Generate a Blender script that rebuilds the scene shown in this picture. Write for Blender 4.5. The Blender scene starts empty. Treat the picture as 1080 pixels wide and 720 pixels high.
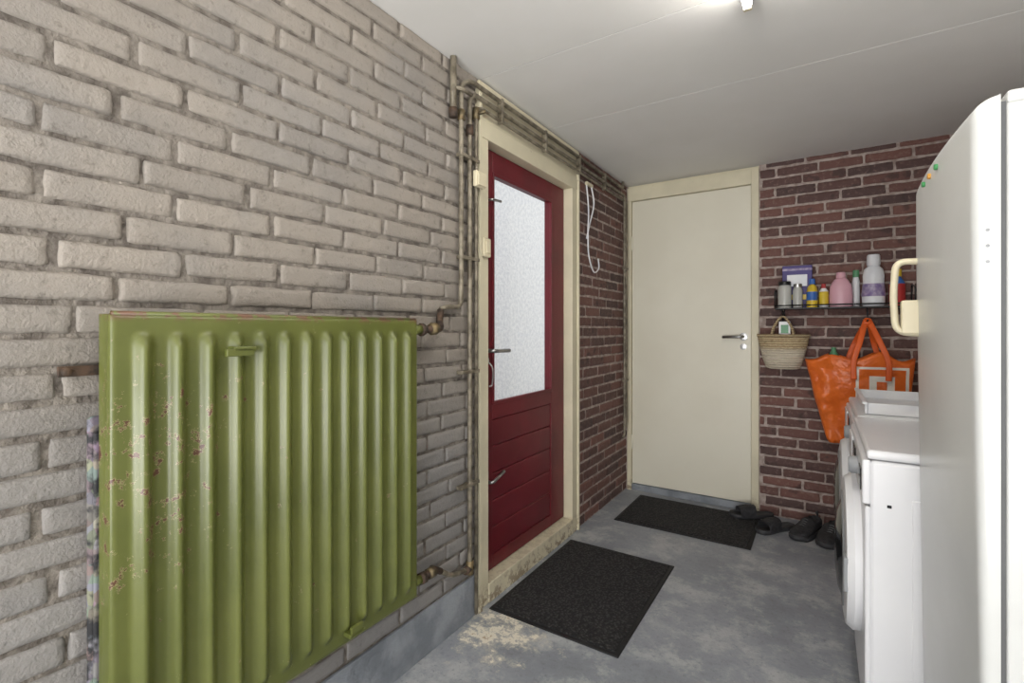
import bpy, math, random
from mathutils import Vector, Matrix, noise
random.seed(7)
S=bpy.context.scene
COL=S.collection
S.view_settings.view_transform='Standard'
S.view_settings.look='None'
XL=-1.21; YB=3.445; XR=0.88; YR=-1.3; H=2.22

# ---------------- materials ----------------
def srgb(r,g,b):
    f=lambda c:(c/255/12.92) if c/255<=.04045 else ((c/255+.055)/1.055)**2.4
    return (f(r),f(g),f(b),1)
def newmat(name):
    m=bpy.data.materials.new(name); m.use_nodes=True
    nt=m.node_tree; b=nt.nodes['Principled BSDF']
    return m,nt,b
def N(nt,t,**k):
    n=nt.nodes.new(t)
    for a,v in k.items():
        if a.startswith('i_'): n.inputs[a[2:].replace('_',' ')].default_value=v
        else: setattr(n,a,v)
    return n
def noise_n(nt,co,scale,detail=4,rough=.55,stretch=None):
    if stretch:
        mp=N(nt,'ShaderNodeMapping'); mp.inputs['Scale'].default_value=stretch
        nt.links.new(co,mp.inputs['Vector']); co=mp.outputs[0]
    n=N(nt,'ShaderNodeTexNoise'); n.inputs['Scale'].default_value=scale
    n.inputs['Detail'].default_value=detail; n.inputs['Roughness'].default_value=rough
    nt.links.new(co,n.inputs['Vector']); return n.outputs['Fac']
def rng(nt,v,a,b,c=0,d=1):
    n=N(nt,'ShaderNodeMapRange'); n.interpolation_type='SMOOTHSTEP'
    n.inputs['From Min'].default_value=a;n.inputs['From Max'].default_value=b
    n.inputs['To Min'].default_value=c;n.inputs['To Max'].default_value=d
    nt.links.new(v,n.inputs['Value']); return n.outputs[0]
def mth(nt,op,a,b=None,c=None):
    n=N(nt,'ShaderNodeMath',operation=op)
    for i,v in enumerate((a,b,c)):
        if v is None: continue
        if isinstance(v,(int,float)): n.inputs[i].default_value=v
        else: nt.links.new(v,n.inputs[i])
    return n.outputs[0]
def mix(nt,f,a,b,blend='MIX'):
    n=N(nt,'ShaderNodeMix',data_type='RGBA',blend_type=blend)
    for i,v in ((0,f),(6,a),(7,b)):
        if isinstance(v,(int,float,tuple)): n.inputs[i].default_value=v
        else: nt.links.new(v,n.inputs[i])
    return n.outputs[2]
def coord(nt): return N(nt,'ShaderNodeTexCoord').outputs['Object']
def bump(nt,b,h,strength=.5,dist=.002):
    n=N(nt,'ShaderNodeBump'); n.inputs['Strength'].default_value=strength; n.inputs['Distance'].default_value=dist
    nt.links.new(h,n.inputs['Height']); nt.links.new(n.outputs[0],b.inputs['Normal'])
def mk(name,c1,c2=None,scale=6,rough=.5,metal=0,bmp=0,bscale=80,lo=.35,hi=.65,bdist=.002,spec=.5,stretch=None):
    m,nt,b=newmat(name); co=coord(nt)
    if c2 is None: c2=tuple(x*.9 for x in c1[:3])+(1,)
    f=rng(nt,noise_n(nt,co,scale,stretch=stretch),lo,hi)
    nt.links.new(mix(nt,f,c1,c2),b.inputs['Base Color'])
    b.inputs['Roughness'].default_value=rough; b.inputs['Metallic'].default_value=metal
    b.inputs['Specular IOR Level'].default_value=spec
    if bmp: bump(nt,b,noise_n(nt,co,bscale),bmp,bdist)
    return m
def sepxyz(nt,co):
    n=N(nt,'ShaderNodeSeparateXYZ'); nt.links.new(co,n.inputs[0]); return n.outputs

def brick_mat(name,painted):
    m,nt,b=newmat(name); co=coord(nt)
    at=N(nt,'ShaderNodeAttribute',attribute_name='bc'); 
    sp=N(nt,'ShaderNodeSeparateColor'); nt.links.new(at.outputs['Color'],sp.inputs[0])
    r=sp.outputs[0]
    n1=noise_n(nt,co,3.0); n2=noise_n(nt,co,45,6,.7)
    if painted:
        c=mix(nt,rng(nt,n1,.35,.65),srgb(152,144,135),srgb(139,134,129))
        c=mix(nt,mth(nt,'MULTIPLY',r,.35),c,srgb(116,110,104))
        c=mix(nt,rng(nt,n2,.54,.74,0,.6),c,srgb(86,79,72))
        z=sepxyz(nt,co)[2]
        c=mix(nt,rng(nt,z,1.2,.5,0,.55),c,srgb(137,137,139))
    else:
        c=mix(nt,r,srgb(122,84,76),srgb(84,64,62))
        c=mix(nt,rng(nt,n2,.5,.75,0,.6),c,srgb(152,128,118))
        c=mix(nt,rng(nt,noise_n(nt,co,14),.56,.70,0,.65),c,srgb(62,50,50))
    nt.links.new(c,b.inputs['Base Color']); b.inputs['Roughness'].default_value=.6 if painted else .75
    hh=mth(nt,'ADD',noise_n(nt,co,160,5,.65),mth(nt,'MULTIPLY',noise_n(nt,co,40,3),1.5))
    bump(nt,b,hh,.7,.003)
    return m
M={}
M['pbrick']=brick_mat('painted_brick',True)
M['rbrick']=brick_mat('red_brick',False)
M['pmortar']=mk('painted_mortar',srgb(134,127,119),srgb(92,85,79),24,.8,0,1,70,bdist=.008)  # same paint as the bricks; shade in the joints is put into this darker colour
M['rmortar']=mk('brick_mortar',srgb(184,170,163),srgb(148,132,125),25,.9,0,.9,110,bdist=.003)
M['plinth']=mk('plinth_paint',srgb(146,151,158),srgb(116,121,128),7,.75,0,.9,35,bdist=.006)
M['ceil']=mk('ceiling_paint',srgb(232,231,229),srgb(228,227,224),2,.6,0,.15,60,bdist=.001)
M['seam']=mk('ceiling_seam_filler',srgb(110,108,105),None,5,.9)
M['plaster']=mk('white_plaster',srgb(215,213,208),srgb(208,206,200),3,.8)
M['stucco']=mk('stucco',srgb(232,231,228),srgb(214,214,213),30,.9,0,.6,70,bdist=.008)
M['ground']=mk('paving',srgb(150,150,148),srgb(110,110,108),9,.9)
M['black']=mk('black_metal',srgb(24,24,26),None,10,.4)
M['rubber']=mk('black_rubber',srgb(20,20,21),srgb(30,30,32),20,.65,0,.5,150)
M['midsole']=mk('dark_grey_rubber',srgb(58,58,61),srgb(48,48,51),20,.6)
M['steel']=mk('steel',srgb(190,190,190),srgb(150,150,150),20,.3,1)
M['pipe']=mk('painted_pipe',srgb(142,134,118),srgb(98,90,76),25,.45,.2,.3,80)
M['rust']=mk('rusty_metal',srgb(98,78,64),srgb(62,54,48),40,.7,.4,.6,100)
M['brass']=mk('dull_brass',srgb(146,128,94),srgb(102,92,72),30,.5,.6)
M['white']=mk('white_enamel',srgb(230,230,232),srgb(225,225,228),3,.3)
M['fridgew']=mk('fridge_enamel',srgb(206,207,206),srgb(199,200,198),3,.3)
M['grey']=mk('grey_plastic',srgb(150,152,155),None,5,.4)
M['gap']=mk('dark_gasket',srgb(96,97,98),None,5,.7)
M['dark']=mk('dark_glass',srgb(20,22,26),None,5,.12)
M['creamp']=mk('cream_plastic',srgb(218,208,180),None,5,.45)
M['cdoor']=mk('cream_door_paint',srgb(228,224,208),srgb(222,217,200),1.5,.4,0,.08,30,bdist=.001)
M['maroon']=mk('maroon_paint',srgb(108,24,36),srgb(96,20,32),4,.4)
def chip_mat(name,c,chip,sc,th,zmax=None):
    m,nt,b=newmat(name); co=coord(nt)
    base=mix(nt,rng(nt,noise_n(nt,co,4),.35,.65),c,tuple(x*.88 for x in c[:3])+(1,))
    f=rng(nt,noise_n(nt,co,sc,8,.7),th,th+.03)
    if zmax:
        z=sepxyz(nt,co)[2]; f=mth(nt,'MAXIMUM',mth(nt,'MULTIPLY',f,.5),mth(nt,'MULTIPLY',rng(nt,noise_n(nt,co,sc,8,.7),.5,.54),rng(nt,z,zmax,0,0,.8)))
    nt.links.new(mix(nt,f,base,chip),b.inputs['Base Color']); b.inputs['Roughness'].default_value=.5
    return m
M['frame']=chip_mat('cream_frame_paint',srgb(220,212,186),srgb(130,110,86),28,.68,.13)
# radiator
m,nt,b=newmat('green_radiator_enamel'); co=coord(nt); xyz=sepxyz(nt,co)
base=mix(nt,rng(nt,noise_n(nt,co,5),.35,.65),srgb(100,105,52),srgb(90,96,46))
zm=mth(nt,'MULTIPLY',rng(nt,xyz[1],.70,.42),mth(nt,'MULTIPLY',rng(nt,xyz[2],.55,.8),rng(nt,xyz[2],1.15,1.0)))
n=noise_n(nt,co,40,8,.7)
th=mth(nt,'ADD',n,mth(nt,'MULTIPLY',zm,.10))
f1=rng(nt,th,.675,.69)
f2=rng(nt,th,.662,.67)
c=mix(nt,f2,base,srgb(158,150,112)); c=mix(nt,f1,c,srgb(84,52,38))
e=rng(nt,xyz[2],1.19,1.208); fe=mth(nt,'MULTIPLY',e,rng(nt,noise_n(nt,co,30,6,.7),.48,.55))
c=mix(nt,fe,c,srgb(104,74,56))
nt.links.new(c,b.inputs['Base Color']); b.inputs['Roughness'].default_value=.34
bump(nt,b,mth(nt,'ADD',noise_n(nt,co,30,3),f1),.12,.002); M['rad']=m
# floor
m,nt,b=newmat('painted_concrete_floor'); co=coord(nt); xyz=sepxyz(nt,co)
n1=noise_n(nt,co,1.6,5,.6); n2=noise_n(nt,co,5,9,.75); n3=noise_n(nt,co,60,5,.7)
c=mix(nt,rng(nt,n1,.35,.65),srgb(150,154,161),srgb(134,139,146))
c=mix(nt,rng(nt,n2,.46,.64,0,.9),c,srgb(182,184,185))
c=mix(nt,rng(nt,n2,.47,.33,0,.5),c,srgb(112,116,122))
c=mix(nt,rng(nt,n3,.52,.72,0,.55),c,srgb(102,105,110))
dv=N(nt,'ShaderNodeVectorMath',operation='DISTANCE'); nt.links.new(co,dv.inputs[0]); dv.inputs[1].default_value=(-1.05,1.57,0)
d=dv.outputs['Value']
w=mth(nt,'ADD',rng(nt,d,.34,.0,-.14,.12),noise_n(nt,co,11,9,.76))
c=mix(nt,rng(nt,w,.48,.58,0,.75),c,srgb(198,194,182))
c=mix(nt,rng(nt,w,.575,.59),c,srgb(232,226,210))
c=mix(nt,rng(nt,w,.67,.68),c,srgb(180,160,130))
nt.links.new(c,b.inputs['Base Color']); nt.links.new(rng(nt,n2,.3,.7,.42,.7),b.inputs['Roughness'])
bump(nt,b,mth(nt,'ADD',n2,n3),.35,.003); M['floor']=m
# mat
m,nt,b=newmat('doormat_rib'); co=coord(nt)
v=N(nt,'ShaderNodeTexVoronoi'); v.inputs['Scale'].default_value=90; nt.links.new(co,v.inputs['Vector'])
c=mix(nt,rng(nt,v.outputs['Distance'],.1,.6),srgb(64,62,62),srgb(26,26,28))
nt.links.new(c,b.inputs['Base Color']); b.inputs['Roughness'].default_value=.9
bump(nt,b,v.outputs['Distance'],1,-.006); M['mat']=m
# glass
m=bpy.data.materials.new('window_glass'); m.use_nodes=True; nt=m.node_tree; nt.nodes.clear()
o=N(nt,'ShaderNodeOutputMaterial'); t=N(nt,'ShaderNodeBsdfTransparent'); g=N(nt,'ShaderNodeBsdfGlossy'); g.inputs['Roughness'].default_value=.05
mx=N(nt,'ShaderNodeMixShader'); mx.inputs[0].default_value=.05
nt.links.new(t.outputs[0],mx.inputs[1]); nt.links.new(g.outputs[0],mx.inputs[2]); nt.links.new(mx.outputs[0],o.inputs[0]); M['glass']=m
def emis(name,c,s):
    m,nt,b=newmat(name); b.inputs['Emission Color'].default_value=c; b.inputs['Emission Strength'].default_value=s; b.inputs['Base Color'].default_value=c; return m
M['tube']=emis('fluorescent_tube',(1,.95,.87,1),52)
M['green']=mk('green_indicator',srgb(60,140,80),None,5,.3); M['orange_led']=mk('amber_indicator',srgb(206,150,60),None,5,.3)
# straw
m,nt,b=newmat('woven_straw'); co=coord(nt)
w=N(nt,'ShaderNodeTexWave',wave_type='BANDS',bands_direction='Z'); w.inputs['Scale'].default_value=22; w.inputs['Distortion'].default_value=2; w.inputs['Detail Scale'].default_value=6
nt.links.new(co,w.inputs['Vector'])
c=mix(nt,w.outputs['Fac'],srgb(170,144,108),srgb(210,192,156)); c=mix(nt,rng(nt,noise_n(nt,co,60),.5,.7,0,.5),c,srgb(146,120,86))
z=sepxyz(nt,co)[2]; c=mix(nt,rng(nt,z,1.07,1.04,0,.7),c,srgb(220,212,196))
nt.links.new(c,b.inputs['Base Color']); b.inputs['Roughness'].default_value=.9; bump(nt,b,mth(nt,'ADD',w.outputs['Fac'],noise_n(nt,co,90)),1,.005); M['straw']=m
# orange bag
m,nt,b=newmat('orange_woven_bag'); co=coord(nt); xyz=sepxyz(nt,co)
base=mix(nt,rng(nt,noise_n(nt,co,12),.4,.65),srgb(234,116,44),srgb(226,106,38))
LX,LZ=.275,.86
dx=mth(nt,'ABSOLUTE',mth(nt,'DIVIDE',mth(nt,'SUBTRACT',xyz[0],LX),.115))
dz=mth(nt,'ABSOLUTE',mth(nt,'DIVIDE',mth(nt,'SUBTRACT',xyz[2],LZ),.11))
mx_=mth(nt,'MAXIMUM',dx,dz)
ring=mth(nt,'MULTIPLY',mth(nt,'LESS_THAN',mx_,1),mth(nt,'GREATER_THAN',mx_,.88))
dx2=mth(nt,'ABSOLUTE',mth(nt,'DIVIDE',mth(nt,'SUBTRACT',xyz[0],LX),.055))
dz2=mth(nt,'ABSOLUTE',mth(nt,'DIVIDE',mth(nt,'SUBTRACT',xyz[2],LZ),.06))
inn=mth(nt,'MULTIPLY',mth(nt,'LESS_THAN',mth(nt,'MAXIMUM',dx2,dz2),1),mth(nt,'GREATER_THAN',mth(nt,'MAXIMUM',dx2,mth(nt,'MULTIPLY',dz2,.8)),.4))
c=mix(nt,mth(nt,'MAXIMUM',ring,inn),base,srgb(240,236,228))
nt.links.new(c,b.inputs['Base Color']); b.inputs['Roughness'].default_value=.34
bump(nt,b,mth(nt,'ADD',noise_n(nt,co,11,3),mth(nt,'MULTIPLY',noise_n(nt,co,30,2),.3)),.5,.03); M['bag']=m
M['orange']=mk('orange_strap',srgb(230,100,36),None,8,.5)
M['purple']=mk('purple_carton',srgb(72,58,128),srgb(62,50,112),5,.5)
M['yellow']=mk('yellow_plastic',srgb(228,196,60),None,5,.4)
M['blue']=mk('blue_plastic',srgb(60,110,190),None,5,.4)
M['pink']=mk('pink_plastic',srgb(222,172,186),None,5,.35)
M['greenp']=mk('green_plastic',srgb(90,150,110),None,5,.4)
M['red']=mk('red_plastic',srgb(180,50,50),None,5,.4)
M['labelw']=mk('white_label',srgb(238,238,240),srgb(224,226,232),8,.35)
M['mauve']=mk('mauve_label',srgb(176,164,190),srgb(120,100,150),30,.4)
M['clear']=mk('clear_jar',srgb(190,190,185),None,5,.15)
M['shoe']=mk('black_mesh_fabric',srgb(34,34,37),srgb(50,50,53),60,.75,0,.6,200)
m,nt,b=newmat('patterned_fabric'); co=coord(nt)
v=N(nt,'ShaderNodeTexVoronoi'); v.inputs['Scale'].default_value=45; nt.links.new(co,v.inputs['Vector'])
hs=N(nt,'ShaderNodeHueSaturation'); hs.inputs['Saturation'].default_value=.45; hs.inputs['Value'].default_value=.6; nt.links.new(v.outputs['Color'],hs.inputs['Color'])
c=mix(nt,.7,hs.outputs[0],srgb(100,96,94)); c=mix(nt,rng(nt,noise_n(nt,co,25),.45,.6),c,srgb(40,40,43)); nt.links.new(c,b.inputs['Base Color']); b.inputs['Roughness'].default_value=.8; M['pattern']=m

# ---------------- geometry helpers ----------------
def mesh(name,vs,fs,mats,smooth=False,mi=None):
    me=bpy.data.meshes.new(name); me.from_pydata([tuple(v) for v in vs],[],fs); 
    if not isinstance(mats,(list,tuple)): mats=[mats]
    for m in mats: me.materials.append(m)
    if mi:
        for p,i in zip(me.polygons,mi): p.material_index=i
    if smooth:
        for p in me.polygons: p.use_smooth=True
    me.update(); ob=bpy.data.objects.new(name,me); COL.objects.link(ob); return ob
def box(name,x0,x1,y0,y1,z0,z1,mat,bev=0,seg=3):
    vs=[(x,y,z) for x in (x0,x1) for y in (y0,y1) for z in (z0,z1)]
    fs=[(0,1,3,2),(4,6,7,5),(0,4,5,1),(2,3,7,6),(0,2,6,4),(1,5,7,3)]
    ob=mesh(name,vs,fs,mat)
    if bev:
        md=ob.modifiers.new('b','BEVEL'); md.width=bev; md.segments=seg; md.limit_method='NONE'
        for p in ob.data.polygons: p.use_smooth=True
        w=ob.modifiers.new('w','WEIGHTED_NORMAL')
    return ob
def fillet(pts,r,n=6):
    pts=[Vector(p) for p in pts]; out=[pts[0]]
    for i in range(1,len(pts)-1):
        a,b,c=pts[i-1],pts[i],pts[i+1]
        d1=(a-b); d2=(c-b); rr=min(r,d1.length*.49,d2.length*.49)
        p=b+d1.normalized()*rr; q=b+d2.normalized()*rr
        for k in range(n+1):
            t=k/n; out.append(p*(1-t)**2+b*2*t*(1-t)+q*t*t)
    out.append(pts[-1]); return out
def smoothpts(pts,n=8):
    pts=[Vector(p) for p in pts]; P=[pts[0]]+pts+[pts[-1]]; out=[]
    for i in range(1,len(P)-2):
        for k in range(n):
            t=k/n; a,b,c,d=P[i-1],P[i],P[i+1],P[i+2]
            out.append(.5*((2*b)+(c-a)*t+(2*a-5*b+4*c-d)*t*t+(3*b-a-3*c+d)*t**3))
    out.append(pts[-1]); return out
def tube(name,pts,r,mat,seg=12,sc=(1,1),ref=None,closed=False):
    pts=[Vector(p) for p in pts]; n=len(pts); vs=[];fs=[]; u=None
    for i,p in enumerate(pts):
        if closed: t=(pts[(i+1)%n]-pts[i-1]).normalized()
        else: t=(pts[min(i+1,n-1)]-pts[max(i-1,0)]).normalized()
        if u is None:
            r0=Vector(ref) if ref else (Vector((0,0,1)) if abs(t.z)<.9 else Vector((1,0,0)))
            u=(r0-t*r0.dot(t)).normalized()
        else: u=(u-t*u.dot(t)).normalized()
        w=t.cross(u)
        for k in range(seg):
            a=2*math.pi*k/seg; vs.append(p+u*math.cos(a)*r*sc[0]+w*math.sin(a)*r*sc[1])
    for i in range(n if closed else n-1):
        for k in range(seg):
            a=i*seg+k; b_=i*seg+(k+1)%seg; j=(i+1)%n
            fs.append((a,b_,j*seg+(k+1)%seg,j*seg+k))
    if not closed: fs.append(tuple(range(seg))[::-1]); fs.append(tuple((n-1)*seg+k for k in range(seg)))
    return mesh(name,vs,fs,mat,True)
def lathe(name,prof,o,axis,mat,seg=32,sx=1,sy=1,mi=None):
    o=Vector(o); A=Vector(axis).normalized(); U=Vector((0,1,0)) if abs(A.y)<.9 else Vector((1,0,0)); U=(U-A*U.dot(A)).normalized(); W=A.cross(U)
    vs=[];fs=[]; ml=[]
    for r,h in prof:
        for k in range(seg):
            a=2*math.pi*k/seg; vs.append(o+A*h+U*math.cos(a)*r*sx+W*math.sin(a)*r*sy)
    for i in range(len(prof)-1):
        for k in range(seg):
            fs.append((i*seg+k,i*seg+(k+1)%seg,(i+1)*seg+(k+1)%seg,(i+1)*seg+k)); ml.append(mi[i] if mi else 0)
    fs.append(tuple(range(seg))[::-1]); ml.append(mi[0] if mi else 0)
    fs.append(tuple((len(prof)-1)*seg+k for k in range(seg))); ml.append(mi[-1] if mi else 0)
    ob=mesh(name,vs,fs,mat,True,ml)
    md=ob.modifiers.new('e','EDGE_SPLIT'); md.split_angle=math.radians(40)
    return ob
def loft(name,rings,mat,cap=True,capend=True):
    n=len(rings[0]); vs=[p for r in rings for p in r]; fs=[]
    for i in range(len(rings)-1):
        for k in range(n): fs.append((i*n+k,i*n+(k+1)%n,(i+1)*n+(k+1)%n,(i+1)*n+k))
    if cap: fs.append(tuple(range(n))[::-1])
    if capend: fs.append(tuple((len(rings)-1)*n+k for k in range(n)))
    return mesh(name,vs,fs,mat,True)
def group(name,parts):
    bpy.context.view_layer.update()
    lo=Vector((1e9,)*3); hi=-lo
    for p in parts:
        for v in p.data.vertices:
            for i in range(3): lo[i]=min(lo[i],v.co[i]); hi[i]=max(hi[i],v.co[i])
    e=bpy.data.objects.new(name,None); e.empty_display_size=.1; COL.objects.link(e)
    e.location=((lo.x+hi.x)/2,(lo.y+hi.y)/2,lo.z)
    inv=Matrix.Translation(e.location).inverted()
    for p in parts: p.parent=e; p.matrix_parent_inverse=inv
    return e
def bricks(name,a0,a1,z0,z1,mapf,p,mat,seed,off=0.0,jit=.0015,nx=6,edge=.007,bh=.052,blen=.213):
    R=random.Random(seed); vs=[];fs=[];cols=[]; per=.2225; row=0; z=z0+.005
    while z<z1-.01:
        zt=min(z+bh,z1); a=a0-per+(off+(per/2 if row%2 else 0)+R.uniform(-.03,.03))%per
        while a<a1:
            b0=max(a+R.uniform(-jit,jit)*2,a0); b1=min(a+blen+R.uniform(-jit,jit)*2,a1); a+=per
            if b1-b0<.025: continue
            c=R.random(); dd=R.uniform(-.0025,.002); tilt=R.uniform(-.0015,.0015)
            zb=z+R.uniform(-jit,jit); ztt=zt+R.uniform(-jit,jit)
            e=[0,.002,.006,.016]; L=b1-b0; 
            us=e+[.016+(L-.032)*k/nx for k in range(1,nx)]+[L-x for x in e[::-1]] if L>.05 else [0,.002,.006,L-.006,L-.002,L]
            hh=ztt-zb; ws=([0,.002,.006,.016,hh/2]+[hh-x for x in e[::-1]]) if hh>.035 else [0,.002,hh/2,hh-.002,hh]
            base=len(vs)
            sd=R.uniform(0,100)
            for j,w in enumerate(ws):
                for i,u in enumerate(us):
                    eu=min(u,L-u); ew=min(w,hh-w); q=min(eu,ew)
                    ed=1 if q>edge else math.sqrt(max(0,1-(1-q/edge)**2))
                    nn=noise.noise(Vector(((b0+u)*28,zb*60+w*28,sd)))
                    n2=noise.noise(Vector(((b0+u)*90,(zb+w)*90,sd)))
                    depth=-.004+(p+.004+dd+tilt*(u/L-.5)*2+nn*.0022+n2*.0012)*ed
                    cu=b0+u; cw=zb+w
                    if eu<.007 and ew<.007:
                        cu+=(.0014 if u<L/2 else -.0014)*(1-ew/.007); cw+=(.0014 if w<hh/2 else -.0014)*(1-eu/.007)
                    wob=noise.noise(Vector(((b0+u)*45,(zb+w)*45,sd+9)))*.0035
                    vs.append(mapf(cu+wob*(eu<.003),cw+wob*(ew<.003),depth)); cols.append((c,c,c,1))
            nu=len(us)
            for j in range(len(ws)-1):
                for i in range(nu-1):
                    k=base+j*nu+i; fs.append((k,k+1,k+1+nu,k+nu))
        z+=.0625; row+=1
    ob=mesh(name,vs,fs,mat,True)
    ca=ob.data.color_attributes.new('bc','FLOAT_COLOR','POINT')
    for i,c in enumerate(cols): ca.data[i].color=c
    return ob

# ---------------- room ----------------
ml=lambda a,z,d:(XL+d,a,z)
group('wall_left',[
 box('backing_near',XL-.12,XL,YR-.1,1.622,0,H,M['pmortar']),
 box('backing_far',XL-.12,XL,2.588,YB+.1,0,H,M['rmortar']),
 box('backing_over_door',XL-.12,XL-.012,1.622,2.588,2.062,H,M['frame']),
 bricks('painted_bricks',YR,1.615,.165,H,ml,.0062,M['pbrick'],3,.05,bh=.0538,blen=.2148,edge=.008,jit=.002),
 bricks('bare_bricks',2.597,YB,0,H,ml,.005,M['rbrick'],5,.1)])
box('baseboard_left',XL+.0005,XL+.012,YR,1.605,0,.165,M['plinth'],.003)
mb=lambda a,z,d:(a,YB-d,z)
group('wall_back',[
 box('backing_right',-.334,XR+.1,YB,YB+.12,0,H,M['rmortar']),
 box('backing_left',XL,-1.2,YB,YB+.12,0,H,M['rmortar']),
 box('backing_above',-1.2,-.334,YB+.02,YB+.12,2.19,H,M['frame']),
 bricks('bare_bricks',-.33,XR,0,H,mb,.005,M['rbrick'],11,.12)])
box('wall_right',XR,XR+.1,YR-.1,YB,0,H,M['plaster'])
WX0,WX1,WZ0,WZ1=-1.1,.78,.25,2.1
group('wall_rear',[
 box('left_part',XL,WX0,YR-.1,YR,0,H,M['plaster']), box('right_part',WX1,XR,YR-.1,YR,0,H,M['plaster']),
 box('below_window',WX0,WX1,YR-.1,YR,0,WZ0,M['plaster']), box('above_window',WX0,WX1,YR-.1,YR,WZ1,H,M['plaster'])])
group('window_1',[box('sill',WX0,WX1,YR-.08,YR+.02,WZ0,WZ0+.04,M['frame']),box('head',WX0,WX1,YR-.08,YR-.02,WZ1-.04,WZ1,M['frame']),
 box('jamb_a',WX0,WX0+.04,YR-.08,YR-.02,WZ0+.04,WZ1-.04,M['frame']),box('jamb_b',WX1-.04,WX1,YR-.08,YR-.02,WZ0+.04,WZ1-.04,M['frame']),
 box('mullion',-.18,-.14,YR-.08,YR-.02,WZ0+.04,WZ1-.04,M['frame'])])
box('floor',XL-.12,XR+.1,YR-.1,YB+.12,-.1,0,M['floor'])
seams=[YR-.1,-.77,.43,1.03,1.63,2.23,YB+.12]; cp=[box('slab',XL-.12,XR+.1,YR-.1,YB+.12,H+.012,H+.1,M['seam'])]
for i in range(len(seams)-1): cp.append(box('panel_%d'%i,XL-.12,XR+.1,seams[i]+.0018,seams[i+1]-.0018,H,H+.012,M['ceil']))
for i,sy in enumerate(seams[1:-1]): cp.append(box('seam_%d'%i,XL-.12,XR+.1,sy-.0018,sy+.0018,H+.0015,H+.012,M['seam']))
group('ceiling',cp)
box('exterior_stucco_wall',-2.7,-2.6,-1,9,-.1,3.6,M['stucco'])
box('exterior_ground',-6,XL-.12,-3,9,-.15,-.05,M['ground'])

# ---------------- red door ----------------
xf=XL+.008
group('trim_1',[
 box('jamb_near',XL-.12,xf,1.62,1.69,0,1.985,M['frame'],.003),
 box('jamb_far',XL-.12,xf,2.52,2.59,0,1.985,M['frame'],.003),
 box('head',XL-.12,xf+.002,1.62,2.59,1.985,2.06,M['frame'],.003),
 box('fascia',XL-.01,XL+.004,1.62,2.59,2.06,2.195,M['frame'],.003),
 box('fascia_batten',XL,XL+.014,1.615,2.6,2.188,2.214,M['frame'],.003),
 box('sill',XL-.12,xf+.004,1.69,2.52,0,.085,M['frame'],.004),
 box('outer_bead',XL-.01,XL+.022,1.606,1.628,0,2.188,M['frame'],.003),
 box('outer_bead_far',XL-.01,XL+.018,2.582,2.6,0,2.188,M['frame'],.003)])
a,b2=-1.298,-1.256; mr=M['maroon']; parts=[
 box('stile_lock',a,b2,1.692,1.80,.09,1.983,mr,.003),box('stile_hinge',a,b2,2.36,2.518,.09,1.983,mr,.003),
 box('rail_top',a,b2,1.80,2.36,1.88,1.983,mr,.003),box('rail_mid',a,b2,1.80,2.36,.765,.84,mr,.003),
 box('rail_bottom',a,b2,1.80,2.36,.09,.15,mr,.003)]
for i in range(5): parts.append(box('board_%d'%i,a+.01,b2-.004,1.80,2.36,.15+.123*i,.15+.123*(i+1)-.001,mr,.007,2))
parts+= [box('bead_b',b2-.006,b2+.006,1.795,2.365,.832,.848,mr,.003),box('bead_t',b2-.006,b2+.006,1.795,2.365,1.872,1.888,mr,.003),
 box('bead_l',b2-.006,b2+.006,1.793,1.807,.84,1.88,mr,.003),box('bead_r',b2-.006,b2+.006,2.353,2.367,.84,1.88,mr,.003),
 box('glass',-1.28,-1.276,1.80,2.36,.84,1.88,M['glass']),
 box('handle_plate',b2,b2+.006,1.725,1.755,1.0,1.15,M['steel'],.002),
 tube('handle_lever',fillet([(b2,1.74,1.08),(b2+.05,1.74,1.08),(b2+.05,1.86,1.078)],.02),.009,M['steel']),
 lathe('lock_rose',[(.02,0),(.02,.008),(.008,.012)],(b2,1.74,1.035),(1,0,0),M['steel']),
 tube('bolt_low',fillet([(b2,1.74,.5),(b2+.04,1.74,.5),(b2+.042,1.83,.53)],.015),.008,M['steel']),
 box('bolt_low_plate',b2,b2+.005,1.72,1.76,.46,.54,M['steel'],.002),
 tube('bolt_top',fillet([(b2,1.75,1.75),(b2+.03,1.75,1.75),(b2+.03,1.82,1.755)],.012),.006,M['steel']),
 tube('keys',smoothpts([(b2+.012,1.745,1.03),(b2+.03,1.755,1.0),(b2+.02,1.765,.93),(b2+.012,1.755,.92)]),.004,M['steel'])]
group('door_1',parts)
# ---------------- cream door ----------------
group('trim_2',[
 box('jamb_left',XL+.012,-1.168,YB-.012,YB+.1,0,2.105,M['frame'],.003),
 box('jamb_right',-.378,-.334,YB-.014,YB+.1,0,2.2,M['frame'],.003),
 box('head',XL+.012,-.378,YB-.012,YB+.1,2.105,2.2,M['frame'],.003),
 box('sill',-1.168,-.378,YB+.0,YB+.1,0,.045,M['plinth'],.003)])
hx=-.425; hy=YB+.008
group('door_2',[box('leaf',-1.165,-.381,hy,hy+.04,.05,2.102,M['cdoor'],.002),
 lathe('rose',[(.025,0),(.025,.006),(.012,.009)],(hx,hy,1.125),(0,-1,0),M['steel']),
 tube('lever',fillet([(hx,hy,1.125),(hx,hy-.05,1.125),(hx-.12,hy-.05,1.122)],.018),.0095,M['steel']),
 lathe('key_rose',[(.02,0),(.02,.005),(.01,.007)],(hx,hy,1.06),(0,-1,0),M['steel']),
 tube('hinge_a',[(-1.166,hy-.004,.3),(-1.166,hy-.004,.4)],.007,M['cdoor']),tube('hinge_b',[(-1.166,hy-.004,1.75),(-1.166,hy-.004,1.85)],.007,M['cdoor'])])

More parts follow.
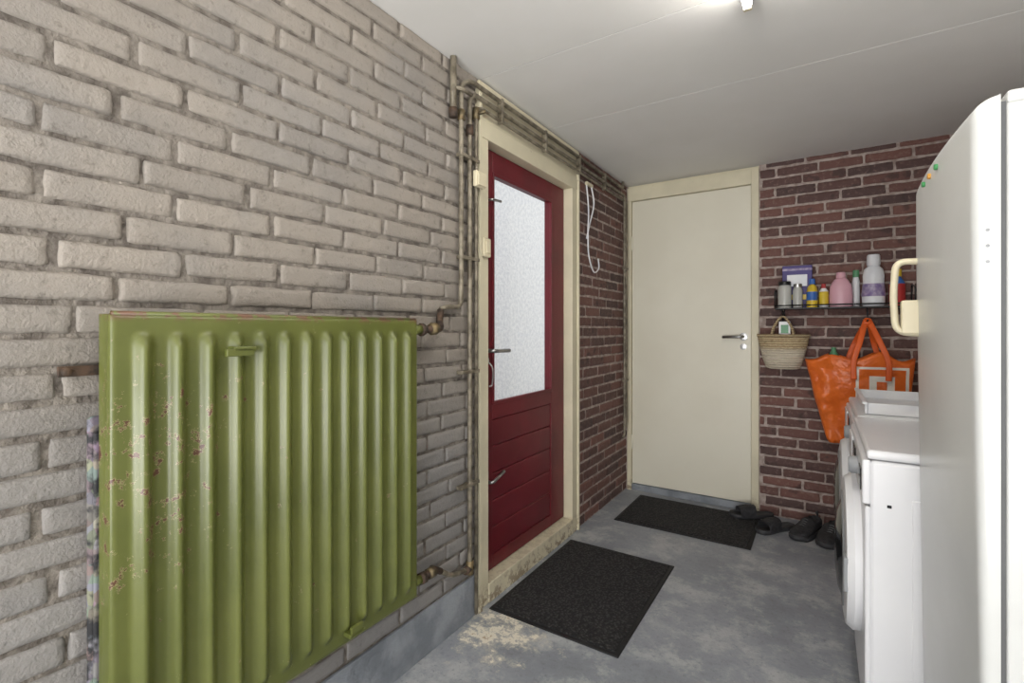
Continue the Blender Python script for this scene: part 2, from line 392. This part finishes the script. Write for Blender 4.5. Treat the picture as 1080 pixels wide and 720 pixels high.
# ---------------- radiator ----------------
y0,y1,z0,z1=.352,1.165,.30,1.207; xF=-1.10
nr=13; vs=[];fs=[]; NY=nr*14
def front(yy,zz):
    m_=.022; t=(yy-y0-m_)/(y1-y0-2*m_)*nr; ph=t-math.floor(t)
    rib=max(0,math.cos((ph-.5)*math.pi*2)*.62+.38) if 0<=t<=nr else 0
    rib=rib**1.6
    ez=min(zz-z0,z1-zz); f=min(1,max(0,(ez-.03)/.035)); f=f*f*(3-2*f)
    ed=min(yy-y0,y1-yy,ez); rnd=0 if ed>.008 else .008*(1-math.sqrt(max(0,1-(1-ed/.008)**2)))
    return .019*rib*f-.012-rnd
ysl=[y0,y0+.001,y0+.003,y0+.008]+[y0+.012+(y1-y0-.024)*i/NY for i in range(NY+1)]+[y1-.008,y1-.003,y1-.001,y1]
zsl=[z0,z0+.001,z0+.003,z0+.008,z0+.02]+[z0+.03+i*.005 for i in range(10)]+[z0+.085+(z1-z0-.17)*i/6 for i in range(7)]+[z1-.08+i*.005 for i in range(11)]+[z1-.02,z1-.008,z1-.003,z1-.001,z1]
nY=len(ysl)
for zz in zsl:
    for yy in ysl: vs.append((xF+front(yy,zz),yy,zz))
for j in range(len(zsl)-1):
    for i in range(nY-1): k=j*nY+i; fs.append((k,k+1,k+1+nY,k+nY))
nb=len(vs)
xB=-1.165
for zz in (z0,z1):
    for yy in (y0,y1): vs.append((xB,yy,zz))
last=(len(zsl)-1)*nY
fs.append(tuple(range(nY))[::-1]+(nb,nb+1)); fs.append(tuple(last+i for i in range(nY))+(nb+3,nb+2))
fs.append(tuple(j*nY for j in range(len(zsl)))+(nb+2,nb)); fs.append(tuple(j*nY+nY-1 for j in range(len(zsl)))[::-1]+(nb+1,nb+3)); fs.append((nb,nb+2,nb+3,nb+1))
pan=mesh('ribbed_panel',vs,fs,M['rad'],True); md=pan.modifiers.new('e','EDGE_SPLIT'); md.split_angle=math.radians(50)
rp=[pan,
 box('upper_tab',xF-.01,xF+.022,.56,.61,1.128,1.14,M['rad'],.003), box('upper_tab_lip',xF+.012,xF+.022,.545,.605,1.118,1.135,M['rad'],.002),
 box('lower_tab',xF-.01,xF+.02,.87,.92,.33,.342,M['rad'],.003), box('lower_tab_lip',xF+.012,xF+.02,.875,.915,.335,.36,M['rad'],.002),
 tube('top_seam',[(xF-.022,y0+.004,z1),(xF-.022,y1-.004,z1)],.006,M['rad']),
 tube('inlet_stub',[(-1.13,y1-.01,1.175),(-1.13,y1+.03,1.175)],.017,M['rad']),tube('outlet_stub',[(-1.13,y1-.01,.34),(-1.13,y1+.03,.34)],.015,M['rad']),
 box('bracket_bar',-1.202,-1.196,.300,.40,1.088,1.108,M['rust'],.002), box('bracket_end',-1.202,-1.14,.375,.383,1.085,1.111,M['rust'],.002),
 lathe('bracket_bolt',[(.008,0),(.008,.005),(.004,.007)],(-1.196,.312,1.098),(1,0,0),M['rust'],8),
 tube('valve_union',[(-1.13,y1+.028,1.175),(-1.13,y1+.045,1.175)],.022,M['rust'],6), tube('valve_body',fillet([(-1.13,y1+.03,1.175),(-1.13,1.30,1.178),(-1.165,1.33,1.2),(-1.18,1.355,1.245)],.03),.013,M['rust']),
 tube('valve_nut',[(-1.13,1.245,1.177),(-1.13,1.275,1.178)],.021,M['brass'],6),
 tube('lower_union',[(-1.13,y1+.028,.34),(-1.13,y1+.048,.34)],.021,M['rust'],6), tube('lower_valve',fillet([(-1.13,y1+.03,.34),(-1.13,1.27,.34),(-1.178,1.30,.32),(-1.18,1.355,.285)],.02),.012,M['rust']),
 tube('lower_nut',[(-1.13,1.235,.34),(-1.13,1.26,.34)],.02,M['brass'],6)]
group('radiator',rp)
group('folded_blanket',[box('panel',-1.195,-1.177,.340,.62,0.0,1.01,M['pattern'],.008),box('fold',-1.179,-1.169,.346,.60,0.0,.98,M['pattern'],.004)])

# ---------------- pipes ----------------
P=M['pipe']; X=-1.182; r=.0095
pp=[tube('feed_pipe',fillet([(X,1.357,1.25),(X,1.40,1.262),(X,1.475,1.262),(X,1.478,1.35),(X,1.478,2.13),(X,1.535,2.17),(X,3.2,2.17)],.03),r,P),
 tube('return_pipe',fillet([(X,1.357,.284),(X,1.42,.24),(X,1.533,.22),(X,1.533,.3),(X,1.533,2.09),(X,1.56,2.125),(X,3.335,2.125),(X,3.335,.43),(XL+.018,3.335,.40)],.03),r,P),
 tube('thin_pipe',fillet([(X,1.575,.02),(X,1.575,2.06),(X,1.60,2.085),(X,3.375,2.085),(X,3.375,.5),(XL+.018,3.375,.46)],.025),.0075,P),
 tube('riser_stub',[(X,1.43,2.0),(X,1.43,2.215)],.013,P),tube('riser_cap',[(X,1.43,1.985),(X,1.43,2.02)],.017,M['rust'],8),
 tube('riser_link',fillet([(X,1.43,2.1),(X+.02,1.46,2.1),(X+.02,1.52,2.1)],.01),.008,P),
 tube('lower_tee',[(X,1.533,.2),(X,1.533,.25)],.016,M['brass'],8),tube('lower_tee_b',[(X,1.50,.222),(X,1.545,.222)],.015,M['rust'],8),
 tube('union_top',[(X,1.478,1.99),(X,1.478,2.03)],.015,M['brass'],8),tube('union_top_b',[(X,1.533,1.95),(X,1.533,1.99)],.015,M['rust'],8),
 tube('stopcock',[(X,1.575,2.03),(X,1.575,2.075)],.015,M['brass'],8),tube('stopcock_handle',[(X,1.575,2.05),(X+.045,1.575,2.05)],.007,M['brass']),
 tube('feed_end',fillet([(X,3.2,2.17),(X,3.30,2.17),(X,3.30,2.215)],.02),r,P)]
for zz in (.55,1.0,1.45,1.85):
    pp.append(box('clip_%d'%int(zz*100),XL+.012,X+.011,1.468,1.586,zz,zz+.014,P,.002))
for yy in (1.75,2.15,2.56,2.95): pp.append(box('clip_h%d'%int(yy*100),XL+.012,X+.011,yy,yy+.014,2.075,2.182,P,.002))
for zz in (.8,1.6): pp.append(box('clip_f%d'%int(zz*100),XL+.012,X+.011,3.322,3.386,zz,zz+.014,P,.002))
group('heating_pipes',pp)
group('junction_box',[box('body',XL+.04,XL+.06,1.535,1.60,1.745,1.81,M['creamp'],.006),box('lid',XL+.06,XL+.067,1.54,1.595,1.75,1.805,M['creamp'],.003)])
group('light_switch',[box('plate',XL+.0085,XL+.026,1.632,1.685,1.48,1.56,M['creamp'],.006),box('rocker',XL+.026,XL+.032,1.643,1.674,1.495,1.545,M['creamp'],.003)])
group('hanging_cable',[tube('loop',smoothpts([(XL+.014,2.70,2.06),(XL+.02,2.72,1.9),(XL+.025,2.70,1.75),(XL+.022,2.72,1.62),(XL+.02,2.80,1.53),(XL+.02,2.88,1.56),(XL+.02,2.87,1.62)]),.0045,M['labelw']),
 tube('strand',smoothpts([(XL+.018,2.76,2.06),(XL+.025,2.79,1.95),(XL+.02,2.74,1.82),(XL+.02,2.69,1.72)]),.0045,M['labelw']),
 box('hook',XL+.008,XL+.026,2.69,2.78,2.045,2.065,M['creamp'],.004)])

# ---------------- fluorescent lamp ----------------
lx=-.19
group('fluorescent_lamp',[box('batten',lx-.02,lx+.02,.42,1.62,H-.025,H,M['white'],.004),
 tube('tube',[(lx,.46,H-.048),(lx,1.63,H-.048)],.013,M['tube'],16),
 box('holder_a',lx-.012,lx+.012,.44,.46,H-.065,H-.02,M['white'],.003),box('holder_b',lx-.012,lx+.012,1.63,1.645,H-.065,H-.0,M['creamp'],.003)])

# ---------------- doormats ----------------
def doormat(name,x0,x1,y0,y1):
    group(name,[box('rubber_border',x0,x1,y0,y1,.0,.006,M['rubber'],.003),box('pile',x0+.018,x1-.018,y0+.018,y1-.018,.004,.011,M['mat'],.003)])
doormat('doormat',-1.175,-.61,1.655,2.44); doormat('doormat.001',-1.075,-.315,2.84,3.36)

# ---------------- fridge ----------------
FY0,FY1=1.045,1.60; zt=1.545; xb=.236
def doorring(z):
    k=(zt-z)
    top=0 if k>.03 else .03*(1-math.sqrt(max(0,1-(1-k/.03)**2)))
    xfz=.197+.018*(1-min(1,max(0,(z-.1)/1.25))) + top*.9
    pts=[]; n=30
    for i in range(n+1):
        s=(1-math.cos(math.pi*i/n))/2; y=FY0+(FY1-FY0)*s
        e=min(s,1-s)*(FY1-FY0); c=0 if e>.012 else .012*(1-math.sqrt(max(0,1-(1-e/.012)**2)))
        bow=.009*(1-(2*s-1)**2)
        pts.append((min(xb,xfz+.007-bow+c*.9),y,z))
    pts+=[(xb,FY1,z),(xb,FY0,z)]
    return pts
zs=[.09,.095,.11]+[.11+(1.50-.11)*i/20 for i in range(1,21)]+[zt-.03,zt-.024,zt-.018,zt-.012,zt-.007,zt-.003,zt-.001,zt]
fd=loft('door',[doorring(z)[::-1] for z in zs],M['fridgew']); fd.modifiers.new('e','EDGE_SPLIT').split_angle=math.radians(45)
fp=[fd,box('gasket',xb-.002,xb+.008,FY0+.006,FY1-.006,.10,zt-.01,M['gap']),
 box('body',xb+.007,.84,FY0,FY1,.05,zt-.012,M['fridgew'],.004),box('worktop',xb+.007,.845,FY0-.002,FY1+.002,zt-.016,zt+.004,M['fridgew'],.004),
 box('kick_plate',.29,.30,FY0+.01,FY1-.01,.0,.06,M['grey'])]
for i,(yy,mm) in enumerate(((1.27,'green'),(1.34,'orange_led'),(1.41,'green'))):
    fp.append(lathe('indicator_%d'%i,[(.006,0),(.006,.005),(.004,.006)],(.1955,yy,1.502),(-1,0,0),M[mm],12))
for i,z in enumerate((1.335,1.31,1.285)): fp.append(lathe('hinge_screw_%d'%i,[(.003,0),(.0025,.0015),(.001,.002)],(.221,FY0+.001,z),(0,-1,0),M['grey'],10))
hy0=1.565; xd=.205
fp+=[tube('handle_loop',fillet([(xd+.02,hy0,1.345),(xd-.045,hy0,1.35),(xd-.05,hy0,1.26),(xd-.045,hy0,1.17),(xd+.02,hy0,1.165)],.025),.008,M['creamp'],10,(1,1.4)),
 box('handle_block',xd-.035,xd+.01,hy0-.014,hy0+.014,1.165,1.25,M['creamp'],.005)]
for yy in (FY0+.05,FY1-.05): fp.append(lathe('foot_%d'%int(yy*100),[(.02,0),(.02,.05)],(.8,yy,0),(0,0,1),M['rubber'],12))
group('fridge',fp)

# ---------------- washing machines ----------------
def washer(name,x0,y0,w,h,dryer=False):
    y1=y0+w; cy=(y0+y1)/2; Wm=M['white']; q=[
     box('cabinet',x0+.012,x0+.58,y0,y1,.015,h-.028,Wm,.01),
     box('lid',x0+.004,x0+.59,y0-.001,y1+.001,h-.026,h,Wm,.009),
     box('front_panel',x0,x0+.014,y0+.003,y1-.003,.10,h-.155,Wm,.006),
     box('control_panel',x0-.006,x0+.014,y0+.003,y1-.003,h-.150,h-.028,Wm,.006),
     box('display',x0-.010,x0-.004,cy-.02,cy+.14,h-.125,h-.055,M['dark'],.002),
     box('detergent_drawer',x0-.012,x0-.003,y1-.19,y1-.02,h-.135,h-.045,Wm,.004),
     lathe('program_knob',[(.027,0),(.026,.018),(.022,.024)],(x0-.005,y0+.14 if dryer else cy-.10,h-.09),(-1,0,0),M['grey'],28),
     box('kick_panel',x0+.006,x0+.016,y0+.003,y1-.003,.02,.092,Wm,.004),
     box('side_emboss',x0+.10,x0+.52,y0-.003,y0+.004,.12,h-.12,Wm,.003),
     box('side_badge',x0+.048,x0+.058,y0-.001,y0+.002,.70,.708,M['dark'],.0008),
     box('panel_button',x0-.009,x0-.004,y0+.03,y0+.10,h-.12,h-.06,M['dark'],.001)]
    o=(x0,cy,.465)
    q+=[lathe('door_ring',[(.235,0),(.238,.018),(.225,.036),(.19,.042),(.165,.03),(.16,.01)],o,(-1,0,0),M['white'],48),
        lathe('door_trim',[(.175,.034),(.178,.044),(.158,.046),(.15,.03)],o,(-1,0,0),M['grey'],48),
        lathe('door_glass',[(.158,.02),(.15,.045),(.12,.056),(.06,.062),(.01,.064)],o,(-1,0,0),M['dark'],40),
        box('door_handle',x0-.046,x0-.034,cy-.225,cy-.17,.415,.515,M['grey'],.005)]
    for fx in (.05,.53):
        for fy in (y0+.05,y1-.05): q.append(lathe('foot',[(.02,0),(.02,.02)],(x0+fx,fy,0),(0,0,1),M['rubber'],12))
    group(name,q)
washer('washing_machine',.10,1.625,.595,.85)
washer('tumble_dryer',.108,2.245,.595,.85,True)
group('laundry_tray',[box('base',.15,.62,2.30,2.78,.851,.858,M['labelw'],.003),box('side_a',.14,.15,2.29,2.79,.851,.895,M['labelw'],.004),box('side_b',.62,.63,2.29,2.79,.851,.895,M['labelw'],.004),
 box('side_c',.15,.62,2.29,2.30,.851,.895,M['labelw'],.004),box('side_d',.15,.62,2.78,2.79,.851,.895,M['labelw'],.004),box('rim',.132,.15,2.28,2.80,.889,.899,M['labelw'],.003)])

# ---------------- wall shelf ----------------
B=M['black']; sh=[box('deck',-.235,.42,3.30,YB-.008,1.293,1.301,B,.002),
 tube('front_rail',[(-.235,3.30,1.315),(.42,3.30,1.315)],.004,B,8),
 tube('end_frame',fillet([(-.235,3.43,1.30),(-.235,3.43,1.42),(-.235,3.30,1.40),(-.235,3.30,1.30)],.02),.004,B,8),
 tube('end_frame_b',fillet([(.42,3.43,1.30),(.42,3.43,1.42),(.42,3.30,1.40),(.42,3.30,1.30)],.02),.004,B,8),
 tube('bracket_a',fillet([(-.2,3.43,1.17),(-.2,3.43,1.285),(-.2,3.31,1.285)],.01),.005,B,8),
 tube('bracket_b',fillet([(.35,3.43,1.17),(.35,3.43,1.285),(.35,3.31,1.285)],.01),.005,B,8),
 tube('hook_a',smoothpts([(-.185,3.33,1.295),(-.185,3.315,1.27),(-.185,3.33,1.25),(-.185,3.345,1.265)]),.003,B,8),
 tube('hook_b',smoothpts([(.215,3.32,1.295),(.215,3.30,1.25),(.215,3.30,1.215),(.215,3.28,1.225)]),.004,B,8)]
group('wall_shelf',sh)
zb=1.302
group('detergent_carton',[box('carton',-.20,-.045,3.375,3.43,zb,zb+.255,M['purple'],.003),box('label',-.175,-.07,3.3715,3.376,zb+.13,zb+.20,M['labelw'],.001),box('stripe',-.20,-.045,3.3715,3.376,zb+.05,zb+.08,M['yellow'],.001),box('lid_band',-.2,-.045,3.3715,3.376,zb+.225,zb+.238,M['mauve'],.001)])
group('glass_jar',[lathe('jar',[(.034,0),(.036,.01),(.036,.12),(.03,.135)],(-.185,3.335,zb),(0,0,1),M['clear'],24),lathe('lid',[(.033,.135),(.033,.155),(.03,.158)],(-.185,3.335,zb),(0,0,1),M['black'],24)])
group('soap_jar',[lathe('jar',[(.024,0),(.026,.01),(.026,.10),(.02,.12)],(-.118,3.335,zb),(0,0,1),M['clear'],24),lathe('lid',[(.022,.12),(.022,.14)],(-.118,3.335,zb),(0,0,1),M['steel'],24)])
group('cleaner_bottle',[lathe('bottle',[(.036,0),(.038,.01),(.038,.04),(.038,.09),(.03,.12),(.014,.135)],(-.045,3.335,zb),(0,0,1),[M['yellow'],M['blue']],24,1,.75,[0,0,1,0,0]),lathe('cap',[(.016,.135),(.015,.165),(.01,.168)],(-.045,3.335,zb),(0,0,1),M['blue'],20)])
group('dish_soap_bottle',[lathe('bottle',[(.022,0),(.024,.01),(.024,.09),(.012,.11)],(.012,3.345,zb),(0,0,1),[M['labelw'],M['yellow']],24,1,1,[0,1,0]),lathe('cap',[(.012,.11),(.011,.135)],(.012,3.345,zb),(0,0,1),M['red'],16)])
group('pink_detergent_bottle',[lathe('bottle',[(.055,0),(.058,.012),(.06,.06),(.055,.12),(.035,.155),(.022,.165)],(.095,3.345,zb),(0,0,1),M['pink'],32,.55,.95),lathe('cap',[(.024,.165),(.022,.195),(.018,.198)],(.095,3.345,zb),(0,0,1),M['pink'],20)])
group('green_cap_bottle',[lathe('bottle',[(.018,0),(.019,.01),(.019,.14),(.014,.17)],(.168,3.40,zb),(0,0,1),M['labelw'],24),lathe('cap',[(.016,.17),(.015,.21)],(.168,3.40,zb),(0,0,1),M['greenp'],20)])
group('fabric_softener_bottle',[lathe('bottle',[(.05,0),(.055,.012),(.056,.05),(.05,.12),(.052,.17),(.045,.205),(.026,.225)],(.245,3.35,zb),(0,0,1),M['labelw'],36,.7,.95),
 lathe('label',[(.0575,.055),(.0575,.06),(.0515,.12),(.0515,.125)],(.245,3.35,zb),(0,0,1),M['mauve'],36,.72,.96),
 lathe('cap',[(.03,.225),(.032,.235),(.03,.28),(.026,.287)],(.245,3.35,zb),(0,0,1),M['labelw'],28)])
group('spray_bottle',[lathe('bottle',[(.035,0),(.037,.01),(.036,.12),(.015,.16)],(.35,3.36,zb),(0,0,1),[M['red'],M['blue']],24,1,1,[0,0,1]),lathe('cap',[(.02,.16),(.02,.20)],(.35,3.36,zb),(0,0,1),M['yellow'],20)])

# ---------------- straw basket ----------------
def ell(cx,cy,rx,ry,z,n=36,amp=.003):
    return [(cx+rx*math.cos(2*math.pi*k/n)*(1+amp*8*noise.noise(Vector((k*.7,z*40,1)))),cy+ry*math.sin(2*math.pi*k/n),z) for k in range(n)]
bx,by=-.195,3.345
R=[ell(bx,by,.075,.05,.935),ell(bx,by,.09,.06,.94),ell(bx,by,.108,.068,.99),ell(bx,by,.122,.075,1.05),ell(bx,by,.134,.08,1.11),ell(bx,by,.14,.082,1.135),ell(bx,by,.13,.074,1.133),ell(bx,by,.11,.065,1.05),ell(bx,by,.075,.05,.95)]
bp=[loft('woven_body',R,M['straw']),tube('rim',ell(bx,by,.137,.08,1.136,36,.001),.008,M['straw'],8,closed=True),
 tube('handle_front',smoothpts([(bx-.06,by-.07,1.12),(bx-.045,by-.05,1.19),(bx,by-.02,1.25),(bx+.045,by-.05,1.19),(bx+.06,by-.07,1.12)]),.006,M['straw'],8),
 tube('handle_back',smoothpts([(bx-.06,by+.06,1.12),(bx-.045,by+.03,1.19),(bx,by,1.25),(bx+.045,by+.03,1.19),(bx+.06,by+.06,1.12)]),.006,M['straw'],8)]
bp.append(box('paper_packet',bx-.02,bx+.04,by-.02,by,1.10,1.22,M['labelw'],.002)); bp.append(box('packet_print',bx-.01,bx+.03,by-.022,by-.019,1.15,1.20,M['greenp'],.001))
group('straw_basket',bp)

# ---------------- orange bag ----------------
def bagring(s):
    z=.53+.49*s; w=.16+.09*s**.7; d=.045+.035*s; cx=.20-.03*s; cy=3.335-.02*s; n=96; out=[]
    for k in range(n):
        a=2*math.pi*k/n; c=math.cos(a); s_=math.sin(a)
        x=cx+w*math.copysign(abs(c)**.35,c); y=cy+d*math.copysign(abs(s_)**.45,s_)
        q=noise.noise(Vector((x*11,z*7,a*.3))); q2=1-abs(noise.noise(Vector((x*15+z*9,z*12-x*5,3))))*2.2
        y+=q*.022+q2*.010; x+=q*.008
        zz=z+(.03*noise.noise(Vector((x*6,2,0)))+.02*math.sin(x*30))*s+.03*(x-cx)*s
        y=min(y,YB-.014)
        out.append((x,y,zz))
    return out
rings=[bagring(i/26) for i in range(27)]
inner=[[(p[0]*.985+.0027,p[1]+( .004 if p[1]<3.31 else -.004),p[2]-.002) for p in rings[i]] for i in (26,21,14)]
bg=[loft('bag_body',rings+inner,M['bag'],True,False)]
def strap(nm,xa,xb_,y,zt_,xt):
    return tube(nm,smoothpts([(xa,y-.01,.90),(xa,y-.012,1.0),(xa*.6+xt*.4,y-.002,1.10),(xt-.012,3.29,zt_-.02),(xt,3.288,zt_),(xt+.012,3.29,zt_-.02),(xb_*.6+xt*.4,y-.002,1.10),(xb_,y-.012,1.0),(xb_,y-.01,.90)]),.012,M['orange'],10,(.22,1.2),ref=(0,1,0))
bg+=[strap('strap_front',.15,.30,3.232,1.225,.215),strap('strap_back',.13,.27,3.37,1.215,.213)]
bg.append(lathe('bottle_in_bag',[(.03,0),(.03,.16),(.012,.19),(.012,.21)],(.06,3.31,.86),(0,0,1),M['greenp'],20))
group('shopping_bag',bg)

# ---------------- shoes ----------------
def interp(tab,y):
    for i in range(len(tab)-1):
        if tab[i][0]<=y<=tab[i+1][0]:
            t=(y-tab[i][0])/(tab[i+1][0]-tab[i][0])
            return [a+(b-a)*t for a,b in zip(tab[i][1:],tab[i+1][1:])]
    return list(tab[-1][1:])
def place(obs,loc,rot):
    Mx=Matrix.Translation(loc)@Matrix.Rotation(math.radians(rot),4,'Z')
    for o in obs: o.data.transform(Mx)
def sneaker(name,loc,rot,side=1):
    tab=[(0,.014,.05),(.006,.028,.075),(.03,.038,.092),(.06,.040,.086),(.1,.041,.084),(.125,.043,.098),(.16,.047,.080),(.2,.051,.064),(.235,.049,.056),(.262,.037,.047),(.276,.022,.038),(.282,.006,.028)]
    rings=[]
    ys=[.282*(1-math.cos(math.pi*i/40))/2 for i in range(41)]
    for y in ys:
        w,h=interp(tab,y); ring=[]; off=side*.008*math.sin(y/.282*math.pi)
        for k in range(32):
            a=2*math.pi*k/32; c=math.cos(a); s_=math.sin(a)
            x=w*math.copysign(abs(c)**.7,c); z=.018+(h-.018)*(.5+.5*math.copysign(abs(s_)**.7,s_))
            x*=1-.16*max(0,s_)
            if .02<y<.115 and s_>.35 and abs(c)<.8: z-=.045*min(1,(y-.02)/.01,(.115-y)/.01)
            ring.append((x+off,-y,z))
        rings.append(ring)
    up=loft('upper',rings,M['shoe'])
    so=[]
    for z,k in ((0,.96),(.006,1.03),(.022,1.06),(.026,.98)):
        rr=[]; 
        for sgn,seq in ((1,ys),(-1,ys[::-1])):
            for y in seq:
                w,h=interp(tab,y); rr.append((sgn*w*k*1.04+side*.008*math.sin(y/.282*math.pi),-(y*1.02*(1 if k>1 else .99)-.002),z+ (.006 if y>.25 else 0)))
        so.append(rr)
    sole=loft('sole',so,M['midsole'])
    q=[up,sole]
    for i in range(4):
        y=.142+i*.016; w,h=interp(tab,y); q.append(tube('lace_%d'%i,smoothpts([(-.022,-y,h-.010),(0,-y-.002,h+.002),(.022,-y,h-.010)],5),.0028,M['gap'],6))
    q.append(tube('heel_tab',smoothpts([(0,.002,.05),(0,.004,.08),(0,-.004,.105),(0,-.012,.09)],5),.006,M['shoe'],8,(1,.5)))
    place(q,loc,rot); group(name,q)
def slide(name,loc,rot,side=1):
    L=.26; ys=[L*(1-math.cos(math.pi*i/24))/2 for i in range(25)]
    tab=[(0,.004),(.004,.018),(.02,.031),(.07,.034),(.12,.035),(.18,.044),(.215,.046),(.243,.036),(.256,.018),(.26,.003)]
    so=[]
    for z,k in ((0,.95),(.005,1.02),(.02,1.03),(.026,.97),(.022,.85)):
        rr=[]
        for sgn,seq in ((1,ys),(-1,ys[::-1])):
            for y in seq: w=interp(tab,y)[0]; rr.append((sgn*w*k+side*.006*math.sin(y/L*math.pi),-y,z))
        so.append(rr)
    vs=[];fs=[]; nA=20; rows=[(.115,.0),(.12,.004),(.16,.006),(.205,.0),(.21,-.004)]
    for lay in (0,1):
        for y,dz in rows:
            w=interp(tab,y)[0]+.004-lay*.006
            for k in range(nA+1):
                a=math.pi*k/nA; hh=(.062 if y<.17 else .05)-lay*.006
                vs.append((w*math.copysign(abs(math.cos(a))**.7,math.cos(a))+side*.005,-y,.012+hh*math.sin(a)**.7 if 0<k<nA else .012))
    n1=nA+1
    for lay in (0,1):
        for j in range(len(rows)-1):
            for k in range(nA):
                b_=(lay*len(rows)+j)*n1+k; f=(b_,b_+1,b_+1+n1,b_+n1); fs.append(f if lay==0 else f[::-1])
    for j in (0,len(rows)-1):
        for k in range(nA):
            b_=j*n1+k; c_=(len(rows)+j)*n1+k; fs.append((b_,b_+1,c_+1,c_))
    q=[loft('footbed',so,M['midsole']),mesh('strap',vs,fs,M['shoe'],True)]
    place(q,loc,rot); group(name,q)
slide('slipper',(-.25,3.385,.0115),-62,1); slide('slipper.001',(-.14,3.30,0),-40,-1)
sneaker('sneaker',(-.02,3.36,0),-22,1); sneaker('sneaker.001',(.085,3.34,0),-14,-1)

# ---------------- camera ----------------
cam=bpy.data.cameras.new('camera'); cam.sensor_width=36; cam.lens=16.97; cam.shift_y=-.013; cam.clip_start=.02
co_=bpy.data.objects.new('camera',cam); co_.location=(0,0,1.18); co_.rotation_euler=(math.radians(90),0,math.radians(32.64)); COL.objects.link(co_); S.camera=co_

# ---------------- light ----------------
w=bpy.data.worlds.new('world'); S.world=w; w.use_nodes=True; bgn=w.node_tree.nodes['Background']; bgn.inputs[0].default_value=(.93,.96,1,1); bgn.inputs[1].default_value=1.4
def area(name,loc,rot,sx,sy,e,col):
    l=bpy.data.lights.new(name,'AREA'); l.shape='RECTANGLE'; l.size=sx; l.size_y=sy; l.energy=e; l.color=col
    lo=bpy.data.objects.new(name,l); lo.location=loc; lo.rotation_euler=[math.radians(a) for a in rot]; COL.objects.link(lo)
area('window_daylight',(-.1,YR-.14,1.3),(90,0,0),1.8,1.5,24,(1,.99,.97))
area('added_ceiling_uplight',(-.1,YR-.55,.35),(128,0,0),1.8,1.0,92,(1,.985,.96))  # added unseen lamp behind the rear opening, aimed up to brighten the ceiling
